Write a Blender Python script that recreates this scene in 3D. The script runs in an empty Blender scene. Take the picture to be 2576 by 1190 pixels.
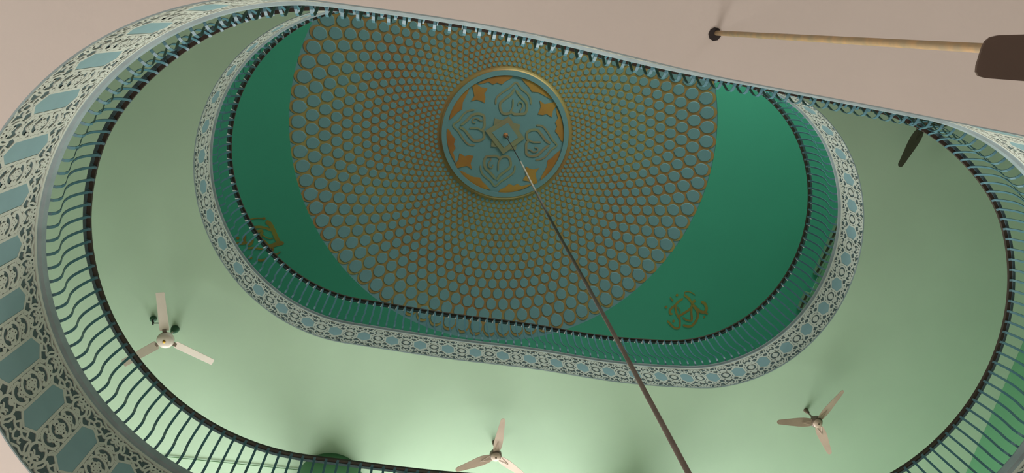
import bpy, math, random
import numpy as np
from mathutils import Vector, Matrix

random.seed(4)
PI = math.pi
# ------------------------------------------------------------------ survey of the hall (metres = 5 x unit)
P = {'f': 1839.12566, 'Vx': 1129.96583, 'Vy': 44.57721, 'cx': 0.25501, 'cy': 0.51203, 'th': 0.14924, 'a': 0.51015, 'r': 0.44776, 'z1f': 1.22366, 'o1f': 0.00441, 'z1r': 1.38629, 'o1r': 0.00334, 'z2b': 1.87485, 'z2f': 2.00864, 'z2r': 2.1974, 'zd': 3.24643, 'rd': 0.96499, 'dx': 0.24788, 'dy': 0.52289, 'zm': 3.38987, 'rm': 0.29527, 'c2x': 0.01028, 'c2y': 0.00282, 'o2r': -0.00712, 'th2': 0.003, 'g10c': 0.01059, 'g11c': -0.00079, 'g11s': 0.0164, 'g12c': -0.00838, 'g12s': 0.01452, 'g13c': 0.00478, 'g13s': 0.00815, 'g14c': -0.00705, 'g14s': 0.0064, 'g15c': -0.00243, 'g15s': 0.00184, 'g20c': -0.01059, 'g21c': -0.012, 'g21s': -0.00744, 'g22c': -0.02883, 'g22s': 0.01526, 'g23c': -0.00855, 'g23s': 0.00139, 'g24c': -0.01129, 'g24s': 0.00588, 'g25c': -0.0014, 'g25s': 7e-05, 'd2c': -0.00875, 'd2s': -0.00112, 'd3c': 0.00231, 'd3s': -0.00313}
S = 5.0
CAMH = 1.5
CX, CY = 1288.0, 595.0
Z1 = CAMH + S; Z1F = CAMH + S*P['z1f']
Z2 = CAMH + S*P['z2b']; Z2F = CAMH + S*P['z2f']
Z3 = CAMH + S*P['zd']; ZM = CAMH + S*P['zm']
DC = np.array([P['dx']*S, P['dy']*S])

# ------------------------------------------------------------------ camera
up = np.array([P['Vx']-CX, P['Vy']-CY, P['f']]); up /= np.linalg.norm(up)
ex = np.array([1.0, 0, 0]); ex -= up*(ex@up); ex /= np.linalg.norm(ex)
ey = np.cross(up, ex)
R = np.stack([ex, ey, up])                     # photo axes (right, down, forward) -> world
cam = bpy.data.cameras.new('camera'); camo = bpy.data.objects.new('camera', cam)
bpy.context.scene.collection.objects.link(camo)
right, down, fwd = R[:, 0], R[:, 1], R[:, 2]
camo.matrix_world = Matrix(((right[0], -down[0], -fwd[0], 0), (right[1], -down[1], -fwd[1], 0),
                            (right[2], -down[2], -fwd[2], CAMH), (0, 0, 0, 1)))
cam.sensor_width = 36; cam.lens = P['f']/2576*36; cam.clip_start = 0.05; cam.clip_end = 200
sc = bpy.context.scene; sc.camera = camo

# ------------------------------------------------------------------ world, exposure
w = bpy.data.worlds.new('world'); sc.world = w; w.use_nodes = True
bg = w.node_tree.nodes['Background']; bg.inputs[0].default_value = (0.75, 0.88, 1.0, 1); bg.inputs[1].default_value = 1.0
sc.view_settings.view_transform = 'Standard'; sc.view_settings.look = 'None'
sc.view_settings.gamma = 1; sc.view_settings.use_curve_mapping = False
sc.view_settings.exposure = 0.0

def area(name, loc, target, sx, sy, power, col=(1, 1, 1)):
    l = bpy.data.lights.new(name, 'AREA'); l.shape = 'RECTANGLE'; l.size = sx; l.size_y = sy
    l.energy = power; l.color = col
    o = bpy.data.objects.new(name, l); sc.collection.objects.link(o)
    o.location = loc
    d = Vector(target)-Vector(loc)
    o.rotation_euler = d.to_track_quat('-Z', 'Y').to_euler()
    return o
A0 = P['th']                                     # the building's own axis
def B(x, y):                                    # building axes (about the opening's centre) -> world
    c, s = math.cos(A0), math.sin(A0)
    return (P['cx']*S + c*x - s*y, P['cy']*S + s*x + c*y)
def Bz(x, y, z): return (*B(x, y), z)
# daylight lamps at windows and before solid walls of each storey (storey 1, 2, 3)
W1, W2, W3 = Z1, Z2, Z3
area('window_light', Bz(-1.0, 9.6, 2.4), Bz(1, 0, 1.2), 5, 2.4, 1100, (1, .97, .94))
area('window_light', Bz(-10.8, 1.0, 2.4), Bz(0, 0, 1.5), 6, 2.4, 330, (1, .97, .94))
area('window_light', Bz(5.5, -9.9, 2.4), Bz(2, 0, 1.2), 5, 2.4, 170, (1, .97, .96))
area('window_light', Bz(.9, 9.6, Z1+2.0), Bz(0, 0, Z1+1.6), 7, 2.2, 920, (.97, 1, 1))
area('window_light', Bz(-6.0, 9.6, Z1+2.0), Bz(-3, 0, Z1+1.6), 4, 2.2, 470, (.97, 1, 1))
area('window_light', Bz(4.0, -9.6, Z2+2.6), Bz(1, 3, Z2+4.2), 9, 2.6, 1000, (1, 1, 1))
area('window_light', Bz(1.5, 9.6, Z2+2.2), Bz(0, 0, Z2+4.5), 8, 2.2, 190, (1, 1, 1))  # added lamp to brighten the dome's gold; no window in this wall
area('window_light', Bz(-11.0, 0, Z2+3.0), Bz(0, 0, Z2+3.6), 6, 2.6, 110, (1, 1, 1))

# ------------------------------------------------------------------ materials
def node_mat(name, col, rough=.6, metal=0., var=0., vscale=3., bump=0., bscale=40., col2=None, spec=None, coat=0):
    m = bpy.data.materials.new(name); m.use_nodes = True
    nt = m.node_tree; b = nt.nodes['Principled BSDF']
    b.inputs['Roughness'].default_value = rough; b.inputs['Metallic'].default_value = metal
    if spec is not None: b.inputs['Specular IOR Level'].default_value = spec
    tc = nt.nodes.new('ShaderNodeTexCoord')
    if var or col2:
        n = nt.nodes.new('ShaderNodeTexNoise'); n.inputs['Scale'].default_value = vscale; n.inputs['Detail'].default_value = 5
        n.inputs['Roughness'].default_value = .55
        nt.links.new(tc.outputs['Object'], n.inputs['Vector'])
        r = nt.nodes.new('ShaderNodeValToRGB')
        c2 = col2 if col2 else tuple(c*(1-var) for c in col)
        r.color_ramp.elements[0].position = .35; r.color_ramp.elements[1].position = .65
        r.color_ramp.elements[0].color = (*c2, 1); r.color_ramp.elements[1].color = (*col, 1)
        nt.links.new(n.outputs['Fac'], r.inputs['Fac']); nt.links.new(r.outputs['Color'], b.inputs['Base Color'])
    else:
        b.inputs['Base Color'].default_value = (*col, 1)
    if bump:
        n2 = nt.nodes.new('ShaderNodeTexNoise'); n2.inputs['Scale'].default_value = bscale; n2.inputs['Detail'].default_value = 4
        nt.links.new(tc.outputs['Object'], n2.inputs['Vector'])
        bp_ = nt.nodes.new('ShaderNodeBump'); bp_.inputs['Strength'].default_value = bump; bp_.inputs['Distance'].default_value = .01
        nt.links.new(n2.outputs['Fac'], bp_.inputs['Height']); nt.links.new(bp_.outputs['Normal'], b.inputs['Normal'])
    return m
def lin(r, g, b):
    f = lambda c: (c/255/12.92) if c/255 <= .04045 else ((c/255+.055)/1.055)**2.4
    return (f(r), f(g), f(b))
M = {
 'pink': node_mat('pink_plaster', lin(206, 194, 185), .8, var=.05, vscale=.7, bump=.06),
 'mint': node_mat('mint_plaster', lin(177, 201, 173), .75, var=.07, vscale=.55, bump=.04),
 'emerald': node_mat('emerald_plaster', lin(50, 138, 109), .7, var=.05, vscale=.5, bump=.1),
 'green_wall': node_mat('green_wall_paint', lin(86, 142, 100), .7, var=.05, vscale=1.2, bump=.1),
 'backing': node_mat('slate_blue_backing', lin(78, 96, 98), .7, var=.15, vscale=4),
 'hexblue': node_mat('blue_grey_panel_paint', lin(132, 162, 166), .6, var=.08, vscale=3),
 'lace': node_mat('ivory_lattice_paint', lin(200, 202, 190), .6, var=.08, vscale=6),
 'cornice': node_mat('pale_blue_cornice_paint', lin(146, 160, 161), .55, var=.2, vscale=5, bump=.2),
 'steel': node_mat('teal_blue_steel_paint', lin(74, 114, 124), .34, var=.12, vscale=9),
 'strip': node_mat('dull_blue_steel_strip', lin(78, 98, 104), .45, var=.15, vscale=9),
 'wood': node_mat('dark_brown_handrail', lin(66, 50, 42), .45, var=.3, vscale=8),
 'lit_white': node_mat('white_highlight_paint', lin(250, 250, 248), .3),  # bright window light on the upper bar ends, put into the colour
 'gold': node_mat('antique_gold_paint', lin(150, 134, 80), .42, metal=.4, col2=lin(148, 108, 66), vscale=.55),
 'gold2': node_mat('amber_gold_paint', lin(162, 124, 54), .5, metal=.25, col2=lin(146, 92, 42), vscale=.7),
 'bronze': node_mat('muted_gold_stroke', lin(118, 126, 92), .5, metal=.1, col2=lin(126, 112, 84), vscale=1.5),
 'domeblue': node_mat('dome_blue_grey_paint', lin(92, 127, 129), .6, var=.06, vscale=2),
 'emblem': node_mat('olive_gold_relief', lin(128, 122, 52), .5, metal=.2, col2=lin(126, 96, 48), vscale=1.3),
 'cream': node_mat('cream_fan_enamel', lin(222, 206, 192), .35, var=.05, vscale=5),
 'beige': node_mat('dusty_beige_fan_enamel', lin(192, 166, 148), .4, var=.12, vscale=5),
 'beige_dark': node_mat('dark_bronze_fan_body', lin(110, 92, 76), .4, var=.15, vscale=9),
 'shade_fan': node_mat('shaded_fan_enamel', lin(64, 66, 48), .5, var=.1, vscale=9),  # shadow under the half-hidden fan, put into its enamel colour
 'brown': node_mat('dark_brown_fan_enamel', lin(84, 66, 56), .4, var=.1, vscale=9),
 'brass': node_mat('brass_cap', lin(205, 150, 60), .25, metal=.9),
 'rod': node_mat('yellowed_paint_rod', lin(186, 152, 108), .6, var=.22, vscale=14, col2=lin(158, 142, 112)),
 'dark': node_mat('dark_hole', lin(40, 30, 28), .8),
 'rope': node_mat('brown_grey_rope', lin(118, 104, 94), .8, var=.25, vscale=7, bump=.4, bscale=120),
 'rope_pale': node_mat('pale_frayed_rope', lin(168, 158, 144), .8, var=.2, vscale=9),
 'slot': node_mat('brown_slot_paint', lin(78, 70, 54), .7),
 'wire': node_mat('green_painted_wire', lin(110, 150, 105), .6),
 'darkgreen': node_mat('dark_green_rose', lin(52, 92, 66), .6),
 'floor': node_mat('beige_floor_tile', lin(186, 180, 172), .5, var=.1, vscale=1),
 'wallcream': node_mat('cream_wall_paint', lin(214, 208, 200), .8, var=.04, vscale=1),
 'grille': node_mat('olive_green_frame_paint', lin(100, 134, 106), .6),
 'glass': node_mat('rust_ring', lin(150, 96, 50), .5),
}

# ------------------------------------------------------------------ object helpers
col = sc.collection
def mesh_obj(name, verts, faces, mat, parent=None, mats=None, fm=None, smooth=False):
    me = bpy.data.meshes.new(name); me.from_pydata([tuple(map(float, v)) for v in verts], [], faces)
    for mm in (mats if mats else [mat]): me.materials.append(mm)
    if fm is not None: me.polygons.foreach_set('material_index', fm)
    if smooth: me.polygons.foreach_set('use_smooth', [True]*len(me.polygons))
    me.update()
    o = bpy.data.objects.new(name, me); col.objects.link(o)
    if parent: o.parent = parent
    return o
def empty(name, loc, rz=0):
    o = bpy.data.objects.new(name, None); o.empty_display_size = .1
    o.location = loc; o.rotation_euler = (0, 0, rz); col.objects.link(o); return o
def tag(o, label=None, cat=None, group=None, kind=None):
    if label: o['label'] = label
    if cat: o['category'] = cat
    if group: o['group'] = group
    if kind: o['kind'] = kind
    return o
class MB:
    def __init__(s): s.v = []; s.f = []; s.m = []
    def add(s, vs, fs, m=0):
        n = len(s.v); s.v += [tuple(v) for v in vs]; s.f += [tuple(i+n for i in f) for f in fs]; s.m += [m]*len(fs)
    def box(s, c, d, m=0, rot=None):
        x, y, z = [k/2 for k in d]
        vs = [(-x,-y,-z),(x,-y,-z),(x,y,-z),(-x,y,-z),(-x,-y,z),(x,-y,z),(x,y,z),(-x,y,z)]
        if rot is not None: vs = [tuple(rot @ Vector(v)) for v in vs]
        s.add([(v[0]+c[0], v[1]+c[1], v[2]+c[2]) for v in vs],
              [(0,3,2,1),(4,5,6,7),(0,1,5,4),(1,2,6,5),(2,3,7,6),(3,0,4,7)], m)
    def lathe(s, prof, n=32, c=(0,0,0), m=0):
        vs = []; fs = []
        for r, z in prof:
            for i in range(n):
                a = 2*PI*i/n; vs.append((c[0]+r*math.cos(a), c[1]+r*math.sin(a), c[2]+z))
        for k in range(len(prof)-1):
            for i in range(n):
                j = (i+1) % n; fs.append((k*n+i, k*n+j, (k+1)*n+j, (k+1)*n+i))
        fs.append(tuple(range(n))[::-1]); fs.append(tuple(range((len(prof)-1)*n, len(prof)*n)))
        s.add(vs, fs, m)
    def tube(s, pts, r, n=10, m=0):
        pts = [Vector(p) for p in pts]; vs = []; fs = []
        rr = r if isinstance(r, (list, tuple)) else [r]*len(pts)
        for k, p in enumerate(pts):
            t = (pts[min(k+1, len(pts)-1)]-pts[max(k-1, 0)]).normalized()
            a = t.orthogonal().normalized() if k == 0 else (a-t*a.dot(t)).normalized()
            b = t.cross(a)
            for i in range(n):
                q = p+(a*math.cos(2*PI*i/n)+b*math.sin(2*PI*i/n))*rr[k]; vs.append(tuple(q))
        for k in range(len(pts)-1):
            for i in range(n):
                j = (i+1) % n; fs.append((k*n+i, k*n+j, (k+1)*n+j, (k+1)*n+i))
        fs.append(tuple(range(n))[::-1]); fs.append(tuple(range((len(pts)-1)*n, len(pts)*n)))
        s.add(vs, fs, m)
    def build(s, name, mat, parent=None, mats=None, smooth=False):
        return mesh_obj(name, s.v, s.f, mat, parent, mats, s.m if mats else None, smooth)
def catmull(pts, step):
    pts = np.array(pts, float)
    if len(pts) < 3:
        n = max(1, int(np.hypot(*(pts[1]-pts[0])[:2])/(step*3)))
        return np.array([pts[0]+(pts[1]-pts[0])*i/n for i in range(n+1)])
    q = np.vstack([2*pts[0]-pts[1], pts, 2*pts[-1]-pts[-2]]); out = []
    for i in range(1, len(q)-2):
        n = max(1, int(np.linalg.norm(q[i+1]-q[i])/step))
        for k in range(n):
            t = k/n
            out.append(.5*((2*q[i])+(-q[i-1]+q[i+1])*t+(2*q[i-1]-5*q[i]+4*q[i+1]-q[i+2])*t*t+(-q[i-1]+3*q[i]-3*q[i+1]+q[i+2])*t**3))
    out.append(q[-2]); return np.array(out)

# ------------------------------------------------------------------ the plan of the two oval openings
def plan(l, off=0.0, n=720):
    c = np.array([P['cx'], P['cy']]); th = P['th']
    if l == 2: c = c+[P['c2x'], P['c2y']]; th += P['th2']
    u = np.array([math.cos(th), math.sin(th)]); v = np.array([-u[1], u[0]]); a = P['a']; r = P['r']
    L = 4*a+2*PI*r; out = []
    for i in range(n):
        s = i/n*L
        if s < PI*r: t = s/r-PI/2; m = np.array([math.cos(t), math.sin(t)]); q = np.array([a, 0])+r*m
        elif s < PI*r+2*a: q = np.array([a-(s-PI*r), r]); m = np.array([0, 1.])
        elif s < 2*PI*r+2*a: t = (s-PI*r-2*a)/r+PI/2; m = np.array([math.cos(t), math.sin(t)]); q = np.array([-a, 0])+r*m
        else: q = np.array([-a+(s-2*PI*r-2*a), -r]); m = np.array([0, -1.])
        ph = math.atan2(q[1], q[0])
        G = sum(P[f'g{l}{k}c']*math.cos(k*ph)+(P[f'g{l}{k}s']*math.sin(k*ph) if k else 0) for k in range(6))
        q = q+m*(G-off/S); out.append((c+q[0]*u+q[1]*v)*S)
    return np.array(out)
class Loop:
    """arc-length coordinates on an opening's edge: at(s, inward) -> xy"""
    def __init__(s, l, n=1440):
        p = plan(l, 0, n); s.p = p; d = np.hypot(*(np.roll(p, -1, 0)-p).T)
        s.s = np.concatenate([[0], np.cumsum(d)]); s.L = s.s[-1]
        t = np.roll(p, -3, 0)-np.roll(p, 3, 0); t /= np.hypot(*t.T)[:, None]
        nn = np.stack([-t[:, 1], t[:, 0]], 1)
        if ((p.mean(0)-p)*nn).sum() < 0: nn = -nn
        s.t, s.n = t, nn; s.pp = np.vstack([p, p[:1]]); s.nn = np.vstack([nn, nn[:1]]); s.tt = np.vstack([t, t[:1]])
    def at(s, q, inw):
        q = np.mod(q, s.L)
        x = np.interp(q, s.s, s.pp[:, 0]); y = np.interp(q, s.s, s.pp[:, 1])
        nx = np.interp(q, s.s, s.nn[:, 0]); ny = np.interp(q, s.s, s.nn[:, 1])
        return np.stack([x+nx*inw, y+ny*inw], -1)
    def tn(s, q):
        q = q % s.L
        return (np.array([np.interp(q, s.s, s.tt[:, 0]), np.interp(q, s.s, s.tt[:, 1])]), np.array([np.interp(q, s.s, s.nn[:, 0]), np.interp(q, s.s, s.nn[:, 1])]))
LP = {1: Loop(1), 2: Loop(2)}
def near_shift(l, s):
    """the lower railing stands a little further in along the side above the camera"""
    if l != 1: return np.zeros(np.shape(s))
    ny = np.interp(np.mod(s, LP[1].L), LP[1].s, LP[1].nn[:, 1]); t = np.clip((ny-.45)/.4, 0, 1); return .055*t*t*(3-2*t)
def sweep(l, prof, n=480, rail=False):
    """closed sweep of a closed (inward, z) profile along the opening"""
    lp = LP[l]; s = np.arange(n)/n*lp.L; vs = []; fs = []; k = len(prof)
    e = near_shift(l, s) if rail else 0
    if rail: rows = [np.array([lp.at(np.array([q]), i+d)[0] for q, d in zip(s, e)]) for i, z in prof]
    else: rows = [lp.at(s, i) for i, z in prof]
    for a in range(n):
        for b in range(k): vs.append((rows[b][a][0], rows[b][a][1], prof[b][1]))
    for a in range(n):
        c = (a+1) % n
        for b in range(k):
            d = (b+1) % k; fs.append((a*k+b, a*k+d, c*k+d, c*k+b))
    return vs, fs

# ------------------------------------------------------------------ structure: slabs, walls, floor
def quad_wall(name, p0, p1, z0, z1, mat, holes=(), th=.22, outward=1):
    """a straight wall from p0 to p1; holes = (s0, s1, za, zb) are window openings"""
    p0 = np.array(p0); p1 = np.array(p1); L = np.hypot(*(p1-p0)); t = (p1-p0)/L; n = np.array([t[1], -t[0]])*outward
    ss = sorted({0, L, *[h[0] for h in holes], *[h[1] for h in holes]}); zz = sorted({z0, z1, *[h[2] for h in holes], *[h[3] for h in holes]})
    mb = MB(); ang = math.atan2(t[1], t[0]); rot = Matrix.Rotation(ang, 3, 'Z')
    for a, b in zip(ss, ss[1:]):
        for c, d in zip(zz, zz[1:]):
            ms, mz = (a+b)/2, (c+d)/2
            if any(h[0] < ms < h[1] and h[2] < mz < h[3] for h in holes): continue
            q = p0+t*ms+n*th/2; mb.box((q[0], q[1], mz), (b-a, th, d-c), rot=rot)
    return tag(mb.build(name, mat), kind='structure')
def slab(name, l, z, zt, rect, mat):
    """floor slab with the oval opening; rect = four corners (world), ccw from the opening's start"""
    n = 240; lp = LP[l]; s = np.arange(n)/n*lp.L; pin = lp.at(s, 0); pb = lp.at(s, -.13)
    c = pin.mean(0); vs = []; fs = []; rc = [np.array(r) for r in rect]
    outer = []
    for p in pin:
        d = p-c; best = None
        for a, b in zip(rc, rc[1:]+rc[:1]):
            e = b-a; det = d[0]*(-e[1])+d[1]*e[0]
            if abs(det) < 1e-9: continue
            r = a-c; t = (r[0]*(-e[1])+r[1]*e[0])/det; uu = (d[0]*r[1]-d[1]*r[0])/det
            if t > 0 and -1e-6 <= uu <= 1+1e-6 and (best is None or t < best): best = t
        outer.append(c+d*best)
    rows = [(outer, z), (pin, z), (pin, z+.012), (pb, z+.012), (pb, zt), (outer, zt)]
    for rr, zz in rows: vs += [(q[0], q[1], zz) for q in rr]
    for k in range(len(rows)):
        k2 = (k+1) % len(rows)
        for i in range(n):
            j = (i+1) % n; fs.append((k*n+i, k2*n+i, k2*n+j, k*n+j))
    return tag(mesh_obj(name, vs, fs, mat), kind='structure')

XL, YT, YB = -11.5, -10.3, 9.9
def right_line(q, ang, y0, y1):                      # right wall: a line through q (world)
    t = np.array([math.cos(ang), math.sin(ang)]); q = np.array(q)
    nrm = np.array([-math.sin(A0), math.cos(A0)]); c = np.array(B(0, 0))
    f = lambda y: q+t*((y-(q-c)@nrm)/(t@nrm))
    return f(y0), f(y1)
r1a, r1b = right_line((9.6, 4.7), A0+PI/2, YT, YB)
r2a, r2b = right_line((8.44, 4.71), math.radians(102.2), YT, YB)
r3a, r3b = right_line((9.36, 4.50), math.radians(107.2), YT, YB)
def rect(ra, rb): return [tuple(ra), tuple(rb), B(XL, YB), B(XL, YT)]
slab('ceiling', 1, Z1, Z1+.3, rect(r1a, r1b), M['pink'])
slab('ceiling', 2, Z2, Z2+.3, rect(r2a, r2b), M['mint'])
def storey(ra, rb, z0, z1, mat, wins, mat_r=None):
    L = math.dist(B(XL, YB), tuple(rb))
    quad_wall('wall_back', B(XL, YB), tuple(rb), z0, z1, mat, wins.get('back', ()), outward=-1)
    quad_wall('wall_front', B(XL, YT), tuple(ra), z0, z1, mat, wins.get('front', ()))
    quad_wall('wall_left', B(XL, YT), B(XL, YB), z0, z1, mat, wins.get('left', ()), outward=-1)
    quad_wall('wall_right', tuple(ra), tuple(rb), z0, z1, mat_r or mat, wins.get('right', ()))
storey(r1a, r1b, 0, Z1-.002, M['wallcream'], {'back': [(8, 13, 1.2, 3.6)], 'left': [(8.3, 14.3, 1.2, 3.6)]})
storey(r2a, r2b, Z1+.302, Z2-.002, M['green_wall'], {'back': [(4, 8, Z1+.9, Z1+3.1), (10.6, 17.6, Z1+.9, Z1+3.1)]})
storey(r3a, r3b, Z2+.302, Z3-.002, M['green_wall'], {'front': [(9, 18, Z2+1.7, Z2+4.3)]})
fl = [B(XL, YT), tuple(r1a), tuple(r1b), B(XL, YB)]
tag(mesh_obj('floor', [(x, y, 0) for x, y in fl]+[(x, y, -.1) for x, y in fl], [(0,1,2,3),(7,6,5,4)], M['floor']), kind='structure')

# top ceiling: flat plaster with a round hole for the dome
RD = P['rd']*S
def dome_r(a):
    k = sum(P[f'd{k}c']*math.cos(k*a)+P[f'd{k}s']*math.sin(k*a) for k in (2, 3)) if 'd2c' in P else 0
    return RD+k*S
n = 240; vs = []; fs = []; rc = [np.array(r) for r in rect(r3a, r3b)]
inn = []; out = []
for i in range(n):
    a = 2*PI*i/n; d = np.array([math.cos(a), math.sin(a)]); inn.append(DC+d*dome_r(a)); best = 1e9
    for p, q in zip(rc, rc[1:]+rc[:1]):
        e = q-p; det = d[0]*(-e[1])+d[1]*e[0]
        if abs(det) < 1e-9: continue
        r = p-DC; t = (r[0]*(-e[1])+r[1]*e[0])/det; uu = (d[0]*r[1]-d[1]*r[0])/det
        if t > 0 and -1e-6 <= uu <= 1+1e-6: best = min(best, t)
    out.append(DC+d*best)
rows = [(out, Z3), (inn, Z3), (inn, Z3+.05), (out, Z3+.05)]
for rr, zz in rows: vs += [(q[0], q[1], zz) for q in rr]
for k in range(4):
    for i in range(n):
        j = (i+1) % n; k2 = (k+1) % 4; fs.append((k*n+i, k2*n+i, k2*n+j, k*n+j))
tag(mesh_obj('ceiling', vs, fs, M['emerald']), kind='structure')

# ------------------------------------------------------------------ fascia (slab edge), lattice and hexagon panels
HF = {1: Z1F-Z1, 2: Z2F-Z2}; ZB = {1: Z1, 2: Z2}; NT = {1: 56, 2: 58}
HCZ = {1: .519, 2: .306}; HS = {1: .222, 2: .082}
HEXPH = {1: 14.6275, 2: 10.059}
LACE_TOP = {1: .995, 2: .60}
def tile_strokes(l):
    """strokes (pts, width) of one quarter repeat: x from the hexagon's axis, v above the hexagon's shoulder"""
    hs = HS[l]; T = []
    def U(pts, w=.017): T.append(([(x, v+hs) for x, v in pts], w))
    U([(.106, 0), (0, .076)], .02)
    ring = [(.218+.076*math.sin(a), .107-.085*math.cos(a)) for a in np.linspace(0, -PI, 9)]
    U(ring, .02)
    U([(.106, 0), (.128, .02), (.15, .052)], .02)
    U([(.16, .155), (.115, .094), (.08, .116), (.04, .128), (.0, .105), (-.05, .066)], .015)
    U([(.048, .05), (.062, .075), (.08, .112)], .012)
    U([(.155, .15), (.163, .175), (.155, .205), (.133, .222), (.105, .218), (.077, .208), (.05, .222), (.02, .243), (0, .252)], .016)
    U([(.115, .094), (.112, .13), (.118, .165), (.132, .185), (.14, .2), (.128, .205)], .013)
    U([(.04, .128), (.032, .15), (.034, .172), (.05, .19), (.066, .184), (.06, .172)], .013)
    U([(.034, .165), (.015, .19), (0, .2)], .013)
    U([(.155, .15), (.172, .185), (.166, .215), (.176, .238), (.192, .234), (.19, .218)], .014)
    U([(.218, .192), (.2, .205), (.202, .225), (.218, .235)], .012)
    U([(.218, .185), (.213, .165), (.2, .15), (.186, .14), (.178, .15), (.184, .16)], .012)
    U([(.213, .165), (.209, .135), (.19, .115), (.178, .122)], .012)
    U([(.1, -.01), (.135, -.005), (.15, .03)], .012)
    if l == 1:
        for c, rz in ((.145, .09), (.03, .082)):
            arc = [(.218+.086*math.sin(a), c+rz*math.cos(a)) for a in np.linspace(0, -1.75, 9)]
            T.append((arc+[(.146, c-.035), (.156, c-.012), (.164, c+.006)], .018))
        T.append(([(.105, .06), (.135, .075)], .012)); T.append(([(.105, .185), (.14, .195)], .012))
    else:
        arc = [(.2+.07*math.sin(a), .0+.088*math.cos(a)) for a in np.linspace(.25, -1.5, 9)]
        T.append((arc+[(.135, -.01)], .015))
    return T
def discs(l):
    hs = HS[l]; D = []
    D += [(.218, hs+.06, .027), (.196, hs+.044, .021), (.24, hs+.044, .021)]
    if l == 1:
        for c in (.143, .026): D += [(.218, c+.02, .022), (.197, c-.006, .022), (.239, c-.006, .022)]
        D += [(.218, 0, .03)]
    else:
        D += [(.218, .03, .026), (.195, .008, .024), (.241, .008, .024), (.218, 0, .03)]
    return D
def lattice(l):
    lp = LP[l]; n = NT[l]; pitch = lp.L/n; sx = pitch/.4365; cz = HCZ[l]; top = LACE_TOP[l]; depth = {1: .0055, 2: .007}[l]; d0 = .0; cnt = [0]
    hs = HS[l]; V2 = []; F = []; MI = []                                # V2: (s, z, d) tile coords
    def ribbon(pts, w, flipx, flipv):
        p = catmull(pts, .016); p = p.copy()
        if flipx: p[:, 0] = -p[:, 0]
        if l == 1: p[:, 1] = np.where(p[:, 1] > hs, hs+(p[:, 1]-hs)*(1.13 if flipv else .985), p[:, 1])
        if flipv: p[:, 1] = -p[:, 1]
        t = np.gradient(p, axis=0); t /= np.maximum(np.hypot(*t.T)[:, None], 1e-9); nn = np.stack([-t[:, 1], t[:, 0]], 1)
        zlo, zhi = .012-cz, top-.008-cz
        w = w*(1.12 if w > .0195 else (1.4 if l == 1 else 1.5))
        a = p+nn*w/2; b = p-nn*w/2
        for q in (a, b): q[:, 1] = np.clip(q[:, 1], zlo, zhi)
        base = len(V2); cnt[0] += 1; depth = {1: .0055, 2: .007}[l]+(cnt[0] % 12)*.0002
        for i in range(len(p)):
            V2.extend([(a[i][0], a[i][1], depth), (b[i][0], b[i][1], depth), (a[i][0], a[i][1], d0), (b[i][0], b[i][1], d0)])
        for i in range(len(p)-1):
            if any(all(abs(q[1]-lim) < 1e-6 for q in (a[i], b[i], a[i+1], b[i+1])) for lim in (zlo, zhi)): continue
            k = base+4*i
            F.extend([(k, k+1, k+5, k+4), (k+2, k, k+4, k+6), (k+1, k+3, k+7, k+5)]); MI.extend([0, 0, 0])
    for pts, wd in tile_strokes(l):
        for fx in (False, True):
            for fv in (False, True): ribbon(pts, wd, fx, fv)
    hs = HS[l]
    for fx in (False, True): ribbon([(.106, -hs), (.106, hs)], .022, fx, False)
    def disc(x, y, r, d, m, nn=10):
        base = len(V2)
        for i in range(nn):
            a = 2*PI*i/nn; V2.append((x+r*math.cos(a), y+r*math.sin(a), d))
        for i in range(nn):
            a = 2*PI*i/nn; V2.append((x+r*math.cos(a), y+r*math.sin(a), 0))
        F.append(tuple(range(base, base+nn))); MI.append(m)
        for i in range(nn):
            j = (i+1) % nn; F.append((base+i, base+nn+i, base+nn+j, base+j)); MI.append(m)
    for x, v, r in discs(l):
        for fv in ((1, -1) if v else (1,)):
            if v*fv+cz < .04: continue
            disc(x, v*fv, r*1.12, depth+.0028+r*.01, 0)
            if l == 1 and r < .026: disc(x, v*fv, .0052, depth+.0036, 1, 6)
    V2 = np.array(V2); nv = len(V2); allv = []; allf = []; allm = []
    for k in range(n):
        s = HEXPH[l]+V2[:, 0]*sx+k*pitch
        xy = lp.at(s, V2[:, 2]); allv.append(np.column_stack([xy, ZB[l]+cz+V2[:, 1]]))
        allf += [tuple(i+k*nv for i in f) for f in F]; allm += MI
    allv = np.vstack(allv)
    me_v = allv
    # border bands
    mbv = [tuple(v) for v in me_v]
    for za, zb in ((top-.018, top+.012),):
        vs, fs = sweep(l, [(0, ZB[l]+za), (depth+.006, ZB[l]+za), (depth+.006, ZB[l]+zb), (0, ZB[l]+zb)], 360)
        o = len(mbv); mbv += vs; allf += [tuple(i+o for i in f) for f in fs]; allm += [0]*len(fs)
    return mbv, allf, allm
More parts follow.
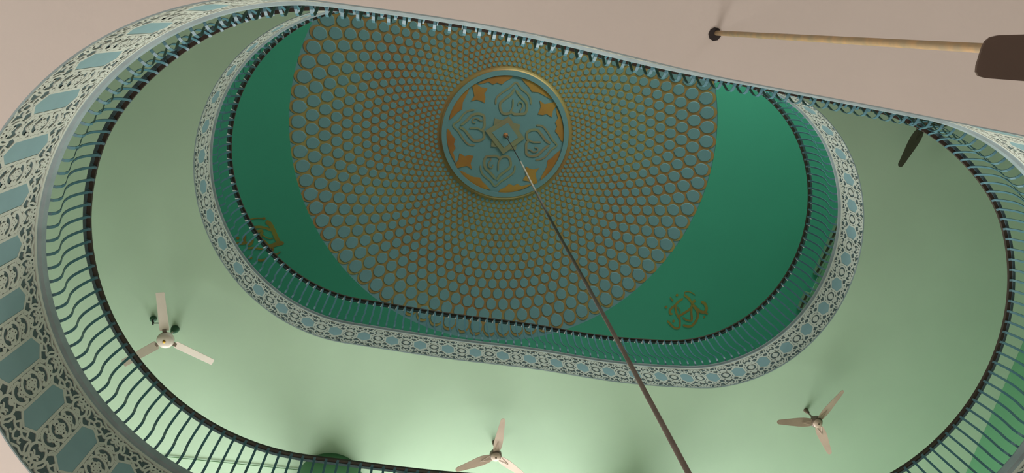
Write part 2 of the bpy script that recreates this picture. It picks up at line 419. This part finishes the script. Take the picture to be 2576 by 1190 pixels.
def hexpanel(l, root):
    lp = LP[l]; n = NT[l]; pitch = lp.L/n; hs = HS[l]; cz = HCZ[l]
    hexa = [(.097, -hs-.004), (.097, hs+.004), (0, hs+.07), (-.097, hs+.004), (-.097, -hs-.004), (0, -hs-.07)]
    k0 = None
    for k in range(n):
        s = HEXPH[l]+k*pitch; vs = []
        c = lp.at(np.array([s]), 0)[0]
        t, nn = lp.tn(s)
        if k0 is None:
            mb = MB(); vv = []
            for sc_, d in ((1.0, .0), (1.0, .002), (.93, .005)):
                vv += [(x*sc_, d, z*(sc_ if sc_ == 1 else .97)) for x, z in hexa]
            ff = [(12, 13, 14, 15, 16, 17)]+[(r*6+i, r*6+(i+1) % 6, r*6+6+(i+1) % 6, r*6+6+i) for r in (0, 1) for i in range(6)]
            mb.add(vv, ff); o = mb.build('hexagon_panel', M['hexblue'], root); k0 = o
        else:
            o = k0.copy(); col.objects.link(o); o.parent = root
        o.matrix_local = Matrix(((t[0], nn[0], 0, c[0]), (t[1], nn[1], 0, c[1]), (0, 0, 1, ZB[l]+cz), (0, 0, 0, 1)))
for l, lab in ((1, 'lower'), (2, 'upper')):
    z0, z1 = ZB[l], ZB[l]+HF[l]
    tz = z0+LACE_TOP[l]+.012
    vs, fs = sweep(l, [(-.12, z0+.012), (0, z0+.002), (0, tz), (-.12, tz)], 480)
    tag(mesh_obj(f'trim_{l}', vs, fs, M['backing']), kind='structure')
    # cornice: rounded band on top
    ip = .022
    pr = [(-.14, tz), (.012, tz), (.012, tz+.02), (ip+.012, tz+.03), (ip+.018, z1-.02), (ip+.008, z1), (-.14, z1)]
    vs, fs = sweep(l, pr, 480)
    tag(mesh_obj(f'trim_{l+2}', vs, fs, M['cornice']), kind='structure')
    vs, fs = sweep(l, [(0, z0+.001), (.009, z0+.001), (.009, z0+.018), (0, z0+.018)], 480)
    tag(mesh_obj(f'trim_{l+4}', vs, fs, M['cornice']), kind='structure')
    root = empty('lattice_screen', (0, 0, 0))
    tag(root, {1: 'ivory scrollwork lattice band with tall blue hexagons round the lower oval opening',
               2: 'ivory scrollwork lattice band with short blue hexagons round the upper oval opening'}[l], 'lattice band')
    v, f, m = lattice(l)
    mesh_obj('scroll_lattice', v, f, None, root, mats=[M['lace'], M['dark']], fm=m)
    hexpanel(l, root)

# ------------------------------------------------------------------ railings
def Mat(t, nn, c, z): return Matrix(((t[0], nn[0], 0, c[0]), (t[1], nn[1], 0, c[1]), (0, 0, 1, z), (0, 0, 0, 1)))
def world_to_px(X):
    c = R.T @ (np.array(X)-np.array([0, 0, CAMH])); return (CX+P['f']*c[0]/c[2], CY+P['f']*c[1]/c[2])
PROF = [(-.045, .006), (-.01, .006), (.012, .012), (.042, .03), (.060, .07), (.060, .13), (.036, .21), (.004, .29), (-.028, .39), (-.045, .49), (-.045, .57), (-.032, .66), (-.014, .73), (.004, .782), (.026, .797)]
def baluster_mesh(l, h):
    k = h/.813; pr = catmull([(a, b*k) for a, b in PROF], .035); mb = MB(); wd = .0125; th = .003
    vs = []; fs = []
    tt = np.gradient(pr, axis=0); tt /= np.hypot(*tt.T)[:, None]
    for (a, b), t in zip(pr, tt):
        nx, nz = -t[1]*th, t[0]*th
        vs += [(-wd, a+nx, b+nz), (wd, a+nx, b+nz), (wd, a-nx, b-nz), (-wd, a-nx, b-nz)]
    for i in range(len(pr)-1):
        for j in range(4): fs.append((4*i+j, 4*i+(j+1) % 4, 4*i+4+(j+1) % 4, 4*i+4+j))
    fs += [(3, 2, 1, 0), tuple(range(4*len(pr)-4, 4*len(pr)))]
    mb.add(vs, fs, 0)
    # small wedge under the handrail; white on the upper railing paints lit bar ends
    zt = pr[-1][1]+.004; sz = .022 if l == 2 else .012; o = .034 if l == 2 else .022
    T = [(wd, .014, zt), (wd+sz, -o, zt-o*.9), (wd, -o, zt-o*.9)]
    mb.add(T+[(x, y-.004, z+.004) for x, y, z in T], [(0, 1, 2), (5, 4, 3), (0, 3, 4, 1), (1, 4, 5, 2), (2, 5, 3, 0)], 1 if l == 2 else 0)
    return mb
RAILZ = {1: CAMH+S*P['z1r'], 2: CAMH+S*P['z2r']}; RIN = {1: -S*P['o1r'], 2: -S*P['o2r']}
NBAL = {1: 200, 2: 194}
BPH = {1: 14.148, 2: 9.543}
for l in (1, 2):
    zf = ZB[l]+HF[l]; h = RAILZ[l]-zf; lp = LP[l]
    root = empty('balustrade', (0, 0, 0))
    tag(root, {1: 'blue steel balustrade with dark handrail round the lower oval opening',
               2: 'blue steel balustrade with dark handrail round the upper oval opening'}[l], 'railing')
    i0 = {1: .016, 2: .02}[l]
    vs, fs = sweep(l, [(i0-.066, RAILZ[l]), (i0, RAILZ[l]), (i0, RAILZ[l]+.03), (i0-.02, RAILZ[l]+.045), (i0-.046, RAILZ[l]+.045), (i0-.066, RAILZ[l]+.03)], 480, True)
    mesh_obj('handrail', vs, fs, M['wood'], root)
    vs, fs = sweep(l, [(i0-.062, RAILZ[l]-.008), (i0-.034, RAILZ[l]-.008), (i0-.034, RAILZ[l]-.001), (i0-.062, RAILZ[l]-.001)], 480, True)
    mesh_obj('rail_strip', vs, fs, M['strip'], root)
    mb = baluster_mesh(l, h)
    pitch = lp.L/NBAL[l]; info = []
    for k in range(NBAL[l]):
        s = BPH[l]+k*pitch; c = lp.at(np.array([s]), float(near_shift(l, s)))[0]
        a = world_to_px((c[0], c[1], zf)); b = world_to_px((c[0], c[1], zf+h))
        vis = sum(-5 < q[0] < 2581 and -5 < q[1] < 1195 for q in (a, b))
        info.append((-(math.dist(a, b)+1)*vis, k, s, c))
    info.sort(); first = None; rest = MB(); bm = mb
    for rank, (sz, k, s, c) in enumerate(info):
        t, nn = lp.tn(s); mt = Mat(t, nn, c, zf)
        if rank < 100:
            if first is None: o = bm.build('baluster', None, root, mats=[M['steel'], M['lit_white']]); first = o
            else: o = first.copy(); col.objects.link(o); o.parent = root
            o.matrix_local = mt
        else:
            vv = [tuple(mt @ Vector(v)) for v in bm.v]; n0 = len(rest.v)
            rest.v += vv; rest.f += [tuple(i+n0 for i in f) for f in bm.f]; rest.m += bm.m
    ro = rest.build('balusters', None, root, mats=[M['steel'], M['lit_white']]); ro['kind'] = 'stuff'

# ------------------------------------------------------------------ dome
RM = P['rm']*S
def zdome(r):
    t = min(max((r-RM)/(RD-RM), 0), 1.05); return ZM-(ZM-Z3)*t**2.0
dome = empty('dome', (DC[0], DC[1], Z3))
tag(dome, 'round shallow dome of blue scales on gold above the upper opening', 'dome')
def ring_surface(r0, r1, nr, d, na=240, warp=False):
    vs = []; fs = []
    for i in range(nr+1):
        for j in range(na):
            a = 2*PI*j/na; rr1 = dome_r(a) if warp else r1; r = r0+(rr1-r0)*i/nr
            vs.append((r*math.cos(a), r*math.sin(a), zdome(min(r, RD))-Z3-d))
    for i in range(nr):
        for j in range(na): k = (j+1) % na; fs.append((i*na+j, i*na+k, (i+1)*na+k, (i+1)*na+j))
    return vs, fs
v, f = ring_surface(3.9, RD, 6, 0, warp=True)
mesh_obj('blue_rim', v, f, M['domeblue'], dome)
NC = 88; PA = 2*PI/NC; R0 = 4.59; PH0 = math.radians(-170.4)
mb = MB(); v, f = ring_surface(RM-.02, R0, 24, .012); mb.add(v, f)
def polar_patch(mb, r, a, shape, th, d, scale_side=1.08, m=0):
    """a raised scale: shape = unit outline (radial, angular) scaled to metres"""
    n = len(shape); vs = []
    for sc_, dd in ((scale_side, d), (1, d+th)):
        for u, v in shape:
            rr = r+u*sc_; aa = a+v*sc_/rr; vs.append((rr*math.cos(aa), rr*math.sin(aa), zdome(min(rr, RD))-Z3-dd))
    fs = [tuple(range(n, 2*n))]+[(i, (i+1) % n, n+(i+1) % n, n+i) for i in range(n)]
    mb.add(vs, fs, m)
lobe = [(.205*math.cos(t), .172*math.sin(t)) for t in np.linspace(0, 2*PI, 20, endpoint=False)]
for k in range(NC): polar_patch(mb, R0, PH0+k*PA, lobe, .012, 0, 1.0)
mb.build('gold_lattice', M['gold'], dome, smooth=False)
mb = MB(); r = R0; row = 0
while r > 1.60:
    pit = PA*r; fill = .785-.175*(R0-r)/(R0-1.6)
    a_ = .5*pit*fill; b_ = .5*pit*fill*1.0
    shp = []
    for i in range(16):
        t = 2*PI*i/16; ca, sa = math.cos(t), math.sin(t)
        u = b_*math.copysign(abs(ca)**.92, ca); v = a_*math.copysign(abs(sa)**.85, sa)
        if ca < -1e-6:
            f_ = abs(t-PI/2)/(PI/2) if t <= PI else abs(1.5*PI-t)/(PI/2)
            u = -b_*1.17*f_; v = a_*math.copysign(1-f_**2.7, sa)
        elif row: u *= 1.04
        shp.append((u, v))
    for k in range(NC): polar_patch(mb, r, PH0+(k+.5*(row % 2))*PA, shp, .022*(r/R0)**.5, .012, 1.1)
    r *= .9405; row += 1
o = mb.build('blue_scales', M['domeblue'], dome); o['kind'] = 'stuff'; o['label'] = 'raised blue grey scales in rows shrinking to the middle'

# medallion at the crown
mz = ZM-Z3
med = MB()
med.lathe([(RM+.0, -.05), (RM, .05)], 96)
medo = mesh_obj('medallion', [(x, y, z+mz) for x, y, z in med.v], med.f, M['domeblue'], dome)
def zoomrel(x, y):                                   # crown tracing -> plan metres about the dome's centre
    px = 1050+x/2.976; py = 130+y/2.976
    d = R @ np.array([px-CX, py-CY, P['f']]); q = d*(P['zm']*S)/d[2]
    return q[0]-CEN[0], q[1]-CEN[1]
CEN = (0, 0); CEN = zoomrel(655, 612)
def flat_ribbon(mb, pts, w, z, th, m=0, step=.03):
    p = catmull(pts, step); t = np.gradient(p, axis=0); t /= np.maximum(np.hypot(*t.T)[:, None], 1e-9); nn = np.stack([-t[:, 1], t[:, 0]], 1)
    ww = np.full(len(p), w/2); 
    if len(p) > 3: ww[0] *= .45; ww[-1] *= .45
    a = p+nn*ww[:, None]; b = p-nn*ww[:, None]; vs = []; fs = []
    for i in range(len(p)): vs += [(*a[i], z-th), (*b[i], z-th), (*a[i], z), (*b[i], z)]
    for i in range(len(p)-1):
        k = 4*i; fs += [(k, k+1, k+5, k+4), (k+2, k, k+4, k+6), (k+1, k+3, k+7, k+5)]
    fs += [(0, 2, 3, 1), (4*len(p)-4, 4*len(p)-3, 4*len(p)-1, 4*len(p)-2)]
    mb.add(vs, fs, m)
def flat_poly(mb, pts, z, th, m=0):
    n = len(pts); mb.add([(x, y, z-th) for x, y in pts]+[(x, y, z) for x, y in pts],
                         [tuple(range(n))]+[(i, n+i, n+(i+1) % n, (i+1) % n) for i in range(n)], m)
def rot(p, k):
    c, s = [(1, 0), (0, 1), (-1, 0), (0, -1)][k]; return [(c*x-s*y, s*x+c*y) for x, y in p]
zm0 = mz-.05
# gold band around the medallion, blue ring
vs = []; fs = []; na = 96
for rr, zz in ((RM+.085, mz-.006), (RM+.03, mz-.022), (RM+.002, mz-.045), (RM+.002, mz+.02)):
    vs += [(rr*math.cos(2*PI*j/na), rr*math.sin(2*PI*j/na), zz) for j in range(na)]
for i in range(3): fs += [(i*na+j, i*na+(j+1) % na, (i+1)*na+(j+1) % na, (i+1)*na+j) for j in range(na)]
mesh_obj('gold_band', vs, fs, M['gold'], medo)
vs = []; fs = []
for rr, zz in ((RM, zm0), (RM, zm0-.04), (RM-.11, zm0-.04), (RM-.11, zm0)):
    vs += [(rr*math.cos(2*PI*j/na), rr*math.sin(2*PI*j/na), zz) for j in range(na)]
for i in range(3): fs += [(i*na+j, i*na+(j+1) % na, (i+1)*na+(j+1) % na, (i+1)*na+j) for j in range(na)]
mesh_obj('blue_ring', vs, fs, M['domeblue'], medo)
Zr = lambda pts: [zoomrel(x, y) for x, y in pts]
Z3r = lambda pts: [zoomrel((920+x/3.673-1050)*2.976, (173+y/3.673-130)*2.976) for x, y in pts]
heart = [([(1195, 312), (1205, 250), (1260, 200), (1330, 155), (1385, 110), (1430, 165), (1490, 215), (1515, 260), (1522, 312)], .04),
         ([(1368, 168), (1340, 215), (1280, 262), (1240, 300), (1238, 350), (1262, 395), (1310, 398), (1342, 384), (1365, 402), (1420, 402), (1465, 396), (1485, 350), (1475, 290), (1432, 245), (1395, 200), (1384, 180)], .055),
         ([(1355, 262), (1352, 340), (1325, 385)], .035), ([(1402, 322), (1412, 292), (1440, 300), (1446, 335), (1425, 362), (1420, 385)], .03)]
star = [(1600, 276), (1645, 310), (1690, 302), (1748, 286), (1752, 330), (1724, 368), (1712, 430), (1690, 420), (1665, 400), (1630, 412), (1583, 404), (1602, 365), (1612, 330)]
cres = [(1430, 72), (1490, 84), (1560, 112), (1630, 158), (1692, 218), (1722, 262), (1690, 258), (1650, 235), (1590, 202), (1530, 196), (1505, 155), (1468, 118)]
cres2 = [(1750, 335), (1775, 380), (1800, 440), (1818, 520), (1824, 600), (1815, 658), (1795, 645), (1770, 592), (1742, 560), (1760, 515), (1744, 480), (1770, 440), (1758, 400)]
for k in range(4):
    mb = MB()
    for pts, wd in heart: flat_ribbon(mb, rot(Z3r(pts), k), wd, zm0, .012+.002*heart.index((pts, wd)))
    mb.build('heart_motif', M['bronze'], medo)
    mb = MB(); flat_poly(mb, rot(Z3r(star), k), zm0, .012); mb.build('gold_star', M['gold2'], medo)
    mb = MB(); flat_poly(mb, rot(Z3r(cres), k), zm0, .012); flat_poly(mb, rot(Z3r(cres2), k), zm0, .012); mb.build('gold_crescent', M['gold2'], medo)
# hook plate at the very crown: gold eight pointed star with a blue square
mb = MB()
sq1 = Zr([(680, 470), (797, 635), (637, 752), (503, 578)]); cxy = np.mean(np.array(sq1), 0)
sq2 = [tuple(cxy+np.array([[math.cos(.785), -math.sin(.785)], [math.sin(.785), math.cos(.785)]]) @ (np.array(q)-cxy)*.95) for q in sq1]
flat_poly(mb, sq2, zm0, .02); flat_poly(mb, sq1, zm0-.015, .02)
star_plate = mb.build('star_plate', M['bronze'], medo)
mb = MB(); flat_poly(mb, [tuple(cxy+(np.array(q)-cxy)*.66) for q in sq1], zm0-.034, .008); mb.build('square_plate', M['domeblue'], medo)
apx = np.array(zoomrel(655, 610))
mb = MB(); mb.lathe([(.06, 0), (.055, -.02), (.02, -.035)], 20, (apx[0], apx[1], zm0-.041)); mb.build('rust_collar', M['glass'], medo)

# rope hanging from the crown
def px_ray(x, y, z):                                 # photo pixel -> world point at height z (relative to camera)
    d = R @ np.array([x-CX, y-CY, P['f']]); return d*z/d[2]+np.array([0, 0, CAMH])
top = np.array([DC[0]+apx[0], DC[1]+apx[1], Z3+zm0-.14])
bot = px_ray(1732, 1192, 3.4)
rope = empty('hanging_rope', tuple(top)); tag(rope, 'brown grey rope hanging down from the middle of the dome', 'rope')
d = bot-top; mb = MB()
pts = []
for i in range(41):
    t = i/40*1.12+ .035; pts.append(tuple(d*t+np.array([.02*math.sin(t*9), .015*math.cos(t*7), 0])*min(1, 8*t)*.6))
dark_n, pale_n = 8, 15
mb.tube(pts[dark_n:pale_n+1], .016, 10, 1); mb.tube(pts[pale_n:], .0175, 10, 0); mb.build('rope', None, rope, mats=[M['rope'], M['rope_pale']], smooth=True)
mb = MB(); mb.tube(pts[:dark_n+1], .009, 8); mb.build('wire', M['dark'], rope)
mb = MB(); e = np.array(pts[0])
for sx in (-.05, .05): mb.tube([(sx*.6, 0, .06), (sx, .0, -.1), tuple(e*.7+np.array([sx*.6, 0, 0])), tuple(e)], .008, 6)
mb.build('wire_sling', M['dark'], rope)

# ------------------------------------------------------------------ relief emblems on the top ceiling
E1 = [([(690, 250), (705, 290), (770, 330), (825, 400), (860, 450), (850, 520), (790, 590), (700, 650), (620, 700), (560, 740)], 50),
      ([(665, 345), (560, 420), (500, 490), (420, 550), (380, 610), (390, 670), (440, 680)], 48), ([(690, 260), (700, 215), (760, 200), (850, 220), (930, 280)], 16),
      ([(500, 490), (505, 600), (540, 700), (590, 790), (595, 870), (590, 950), (540, 990), (460, 960), (390, 890), (330, 820)], 42),
      ([(850, 460), (920, 380)], 60), ([(870, 480), (960, 570), (1040, 625), (1120, 640), (1165, 570), (1130, 460), (1050, 415)], 58),
      ([(850, 520), (840, 640), (850, 740), (850, 830)], 42), ([(900, 520), (970, 620), (975, 740), (930, 840), (850, 930), (760, 945), (665, 915)], 50),
      ([(660, 750), (740, 810), (860, 830)], 30), ([(545, 530), (590, 600), (610, 650)], 16), ([(390, 325), (450, 405)], 26), ([(1130, 640), (1190, 680)], 36)]
D1 = [(535, 275, 28), (300, 530, 30), (460, 830, 28), (1118, 745, 20)]
E2 = [([(585, 250), (650, 280), (700, 370), (740, 460), (785, 560), (810, 620)], 75), ([(350, 350), (480, 335), (600, 360), (690, 400)], 42),
      ([(360, 370), (420, 415), (520, 400), (510, 470), (480, 530)], 48), ([(470, 520), (560, 590), (640, 660), (700, 645), (800, 612), (885, 600)], 70),
      ([(640, 660), (700, 715), (600, 720)], 55), ([(240, 470), (238, 580), (330, 625), (375, 530)], 45), ([(100, 605), (200, 612), (260, 600)], 42),
      ([(280, 690), (400, 685), (540, 705)], 34), ([(290, 840), (360, 855)], 40), ([(440, 865), (500, 895), (610, 865)], 36), ([(290, 215), (440, 190), (570, 195)], 16),
      ([(520, 460), (630, 525), (720, 520)], 14), ([(700, 780), (780, 785), (830, 745)], 18)]
D2 = [(120, 520, 26), (560, 195, 24)]
for (st, ds, ox, oy, k, lab) in ((E1, D1, 1640, 710, 8.5, 'gold calligraphic relief on the green ceiling at the right below the dome'),
                                 (E2, D2, 580, 520, 6.61, 'gold calligraphic relief on the green ceiling behind the railing at left')):
    q = lambda x, y: px_ray(ox+x/k, oy+y/k, S*P['zd'])[:2]
    c = q(700, 600); mpp = math.dist(q(600, 600), q(700, 600))/100; o = empty('calligraphy_emblem', (c[0], c[1], Z3))
    mb = MB()
    for i, (pts, wd) in enumerate(st): flat_ribbon(mb, [tuple(q(x, y)-c) for x, y in pts], wd*mpp, .001, .008+.0008*i)
    for x, y, r in ds:
        p = q(x, y)-c; mb.lathe([(r*mpp, .0), (r*mpp, -.01)], 14, (p[0], p[1], 0))
    bpy.data.objects.remove(o)
    o = mb.build('calligraphy_emblem', M['emblem']); o.location = (c[0], c[1], Z3-.001); tag(o, lab, 'emblem', 'calligraphic reliefs on the green ceiling')

# ------------------------------------------------------------------ ceiling fans
def blade_mesh(kind, L):
    mb = MB()
    if kind == 'flat':
        out = [(.13, .052), (.16, .056), (L-.01, .050), (L, .044)]; 
        prof = out+[(x, -y) for x, y in reversed(out)]
    else:
        out = [(.06, .04), (.12, .058), (.2, .066), (.28, .062), (.40, .050), (.50, .040), (.57, .033), (L-.014, .026), (L-.004, .017), (L, .008)]
        prof = out+[(x, -y) for x, y in reversed(out)]
    n = len(prof); vs = []
    for dz in (0, .006):
        for x, y in prof: vs.append((x, y, dz+y*.22+(abs(y)/.06)**2*.004))
    fs = [tuple(range(n))[::-1], tuple(range(n, 2*n))]+[(i, (i+1) % n, n+(i+1) % n, n+i) for i in range(n)]
    mb.add(vs, fs)
    if kind == 'leaf':
        for sg in (-1, 1): mb.tube([(.08, sg*.032, -.003+sg*.032*.22), (.23, 0, -.003)], .003, 6)
    return mb
def fan(loc, zc, L, rz, kind, mats, label, rodr=.011, group='three bladed ceiling fans'):
    root = empty('ceiling_fan', tuple(loc), rz); tag(root, label, 'fan', group)
    mblade, mbody, mhub = mats
    drop = zc-loc[2]
    mb = MB(); r = .105 if kind == 'flat' else .078
    if kind == 'flat':
        mb.lathe([(.03, -.055), (.08, -.05), (.105, -.03), (.108, .0), (.1, .035), (.06, .06), (.02, .07)], 32)
        mb.build('motor_housing', mhub, root, smooth=True)
        mb = MB(); mb.lathe([(.012, -.068), (.02, -.062), (.02, -.054)], 16); mb.build('brass_cap', M['brass'], root, smooth=True)
    else:
        mb.lathe([(.074, -.012), (.084, 0), (.086, .05), (.06, .075), (.02, .08)], 32)
        mb.build('motor_housing', mbody, root, smooth=True)
        mb = MB(); mb.lathe([(.01, -.05), (.05, -.045), (.068, -.03), (.07, -.012)], 28); mb.build('bottom_cover', mhub, root, smooth=True)
        mb = MB(); mb.lathe([(.008, -.058), (.014, -.053), (.014, -.045)], 12); mb.build('cap', mbody, root)
    for k in range(3):
        if k == 0: b = blade_mesh(kind, L).build('blade', mblade, root); fb = b
        else: b = fb.copy(); col.objects.link(b); b.parent = root
        b.location = (0, 0, -.005 if kind == 'flat' else .0)
        b.rotation_euler = (0, 0, k*2*PI/3)
        if kind == 'flat':
            mb = MB(); mb.box((.115, 0, 0), (.07, .05, .008)); bb = mb.build('blade_bracket', M['beige_dark'], b)
    mb = MB(); mb.tube([(0, 0, .06), (0, 0, drop-.02)], rodr, 12); mb.build('rod', mats[1], root, smooth=True)
    mb = MB(); mb.lathe([(.014, .07), (.036, .08), (.042, .11), (.02, .15)], 20); mb.build('lower_canopy', mats[1], root, smooth=True)
    mb = MB(); mb.lathe([(.014, drop-.09), (.022, drop-.08), (.034, drop-.02), (.036, drop-.001)] if kind != 'flat' else [(.014, drop-.11), (.03, drop-.1), (.052, drop-.03), (.055, drop-.001)], 20); mb.build('upper_canopy', M['darkgreen'] if kind == 'flat' else M['beige_dark'], root, smooth=True)
    return root
za = CAMH+9.02
cr = (M['cream'], M['cream'], M['cream']); bg_ = (M['beige'], M['beige_dark'], M['beige']); dk_ = (M['shade_fan'], M['shade_fan'], M['beige_dark'])
fan((-3.756, 3.996, za), Z2, .655, math.radians(-88.5), 'flat', cr, 'cream ceiling fan with straight blades and a gold centre cap, at left')
fan((.511, 5.951, za), Z2, .605, math.radians(-79.5), 'leaf', bg_, 'beige ceiling fan hanging lowest in the middle, cut by the dark handrail')
fan((5.197, 5.646, za), Z2, .605, math.radians(-56.5), 'leaf', bg_, 'beige ceiling fan with all three tapered blades clear, at lower right')
fan((6.10, 1.33, za), Z2, .60, math.radians(114.1), 'leaf', dk_, 'shaded ceiling fan mostly hidden behind the railing at upper right')
# the near fan under the pink ceiling: long yellowed rod
rz = 1.60
root = empty('ceiling_fan', (1.80, .099, CAMH+rz), math.radians(-178.6)); tag(root, 'dark brown near fan on a long yellowed rod, blade tip showing at upper right', 'fan', 'three bladed ceiling fans')
drop = Z1-(CAMH+rz)
mb = MB(); mb.tube([(0, 0, .1), (0, 0, drop*.5), (0, 0, drop+.01)], .0165, 16); mb.build('rod', M['rod'], root, smooth=True)
mb = MB(); mb.lathe([(.07, -.05), (.12, -.04), (.13, 0), (.12, .05), (.05, .1), (.03, .16)], 32); mb.build('motor_housing', M['brown'], root, smooth=True)
for k in range(3):
    if k == 0:
        mb = MB(); L = .612; out = [(.13, .06), (.3, .062), (L-.03, .0475), (L-.012, .043), (L-.003, .034), (L, .02)]
        prof = [(x, -y) for x, y in out]+[(x, y) for x, y in reversed(out)]; n = len(prof)
        vs = [(x, y, dz-y*.16) for dz in (0, .006) for x, y in prof]
        mb.add(vs, [tuple(range(n))[::-1], tuple(range(n, 2*n))]+[(i, (i+1) % n, n+(i+1) % n, n+i) for i in range(n)])
        b = mb.build('blade', M['brown'], root); fb = b
    else: b = fb.copy(); col.objects.link(b); b.parent = root
    b.rotation_euler = (0, 0, k*2*PI/3)
mb = MB(); mb.lathe([(.045, drop-.004), (.045, drop+.0)], 9); hc = mb.build('ceiling_hole', M['dark'], root)
hc.location = (.012, -.008, 0)

# ------------------------------------------------------------------ small ceiling fittings on the mint ceiling
def column(x, y, r, label):
    mb = MB(); mb.lathe([(r+.03, Z1+.301), (r+.03, Z1+.45), (r, Z1+.5), (r, Z2-.003)], 48, (0, 0, 0))
    o = mb.build('column', M['green_wall'], smooth=True); o.location = (x, y, 0); return tag(o, label, 'column', 'g')
o = column(-1.888, 6.474, .473, 'round green column meeting the mint ceiling behind the railing at bottom left of centre'); del o['group']
o = column(2.45, 7.35, .45, 'x'); o.name = 'trim_7'; o['kind'] = 'structure'; del o['label'], o['category'], o['group']  # column out of view below, added for its shadow on the mint ceiling
o = MB(); a = px_ray(413, 1147, S*P['z2b']); b = px_ray(752, 1181, S*P['z2b'])
o.tube([(a[0], a[1], Z2-.012), ((a[0]+b[0])/2, (a[1]+b[1])/2, Z2-.014), (b[0], b[1], Z2-.012)], .006, 6)
tag(o.build('conduit', M['wire']), 'thin green conduit running along the mint ceiling to the column', 'conduit')
h = px_ray(387, 801, S*P['z2b'])
root = empty('ceiling_hook', (h[0], h[1], Z2)); tag(root, 'small dark hook with a wire on the mint ceiling beside the cream fan', 'hook')
mb = MB(); mb.lathe([(.04, -.001), (.045, -.03), (.02, -.05)], 14); mb.build('rose', M['darkgreen'], root)
mb = MB(); mb.tube([(0, 0, -.045), (.03, .03, -.09), (.10, .05, -.05), (.16, .06, -.012)], .008, 6); mb.tube([(0, 0, -.04), (.02, .05, -.1)], .01, 6); mb.build('wire', M['dark'], root)

# louvred ventilation strips at the top of the right hand wall
def grille(p, q, label):
    p = np.array(p); q = np.array(q); L = np.hypot(*(q-p)); t = (q-p)/L; c = (p+q)/2; ang = math.atan2(t[1], t[0])
    root = empty('ventilation_grille', (c[0], c[1], Z3-.001), ang); tag(root, label, 'grille', 'vent grilles on the top ceiling')
    mb = MB()
    for s in (-1, 1):
        mb.box((0, s*.06, -.03), (L, .035, .06))
    m = max(2, int(L/.18))
    for i in range(m+1): mb.box((-L/2+L*i/m, 0, -.03), (.05, .12, .06))
    mb.build('frame', M['grille'], root)
    mb = MB(); mb.box((0, 0, -.012), (L-.02, .08, .02)); mb.build('slot', M['slot'], root)
grille((9.30, 4.40), (8.80, 6.0), 'long green vent grille with dark slots behind the upper railing at right')
grille((8.63, 6.50), (8.50, 6.92), 'short vent grille just below the long one behind the upper railing')
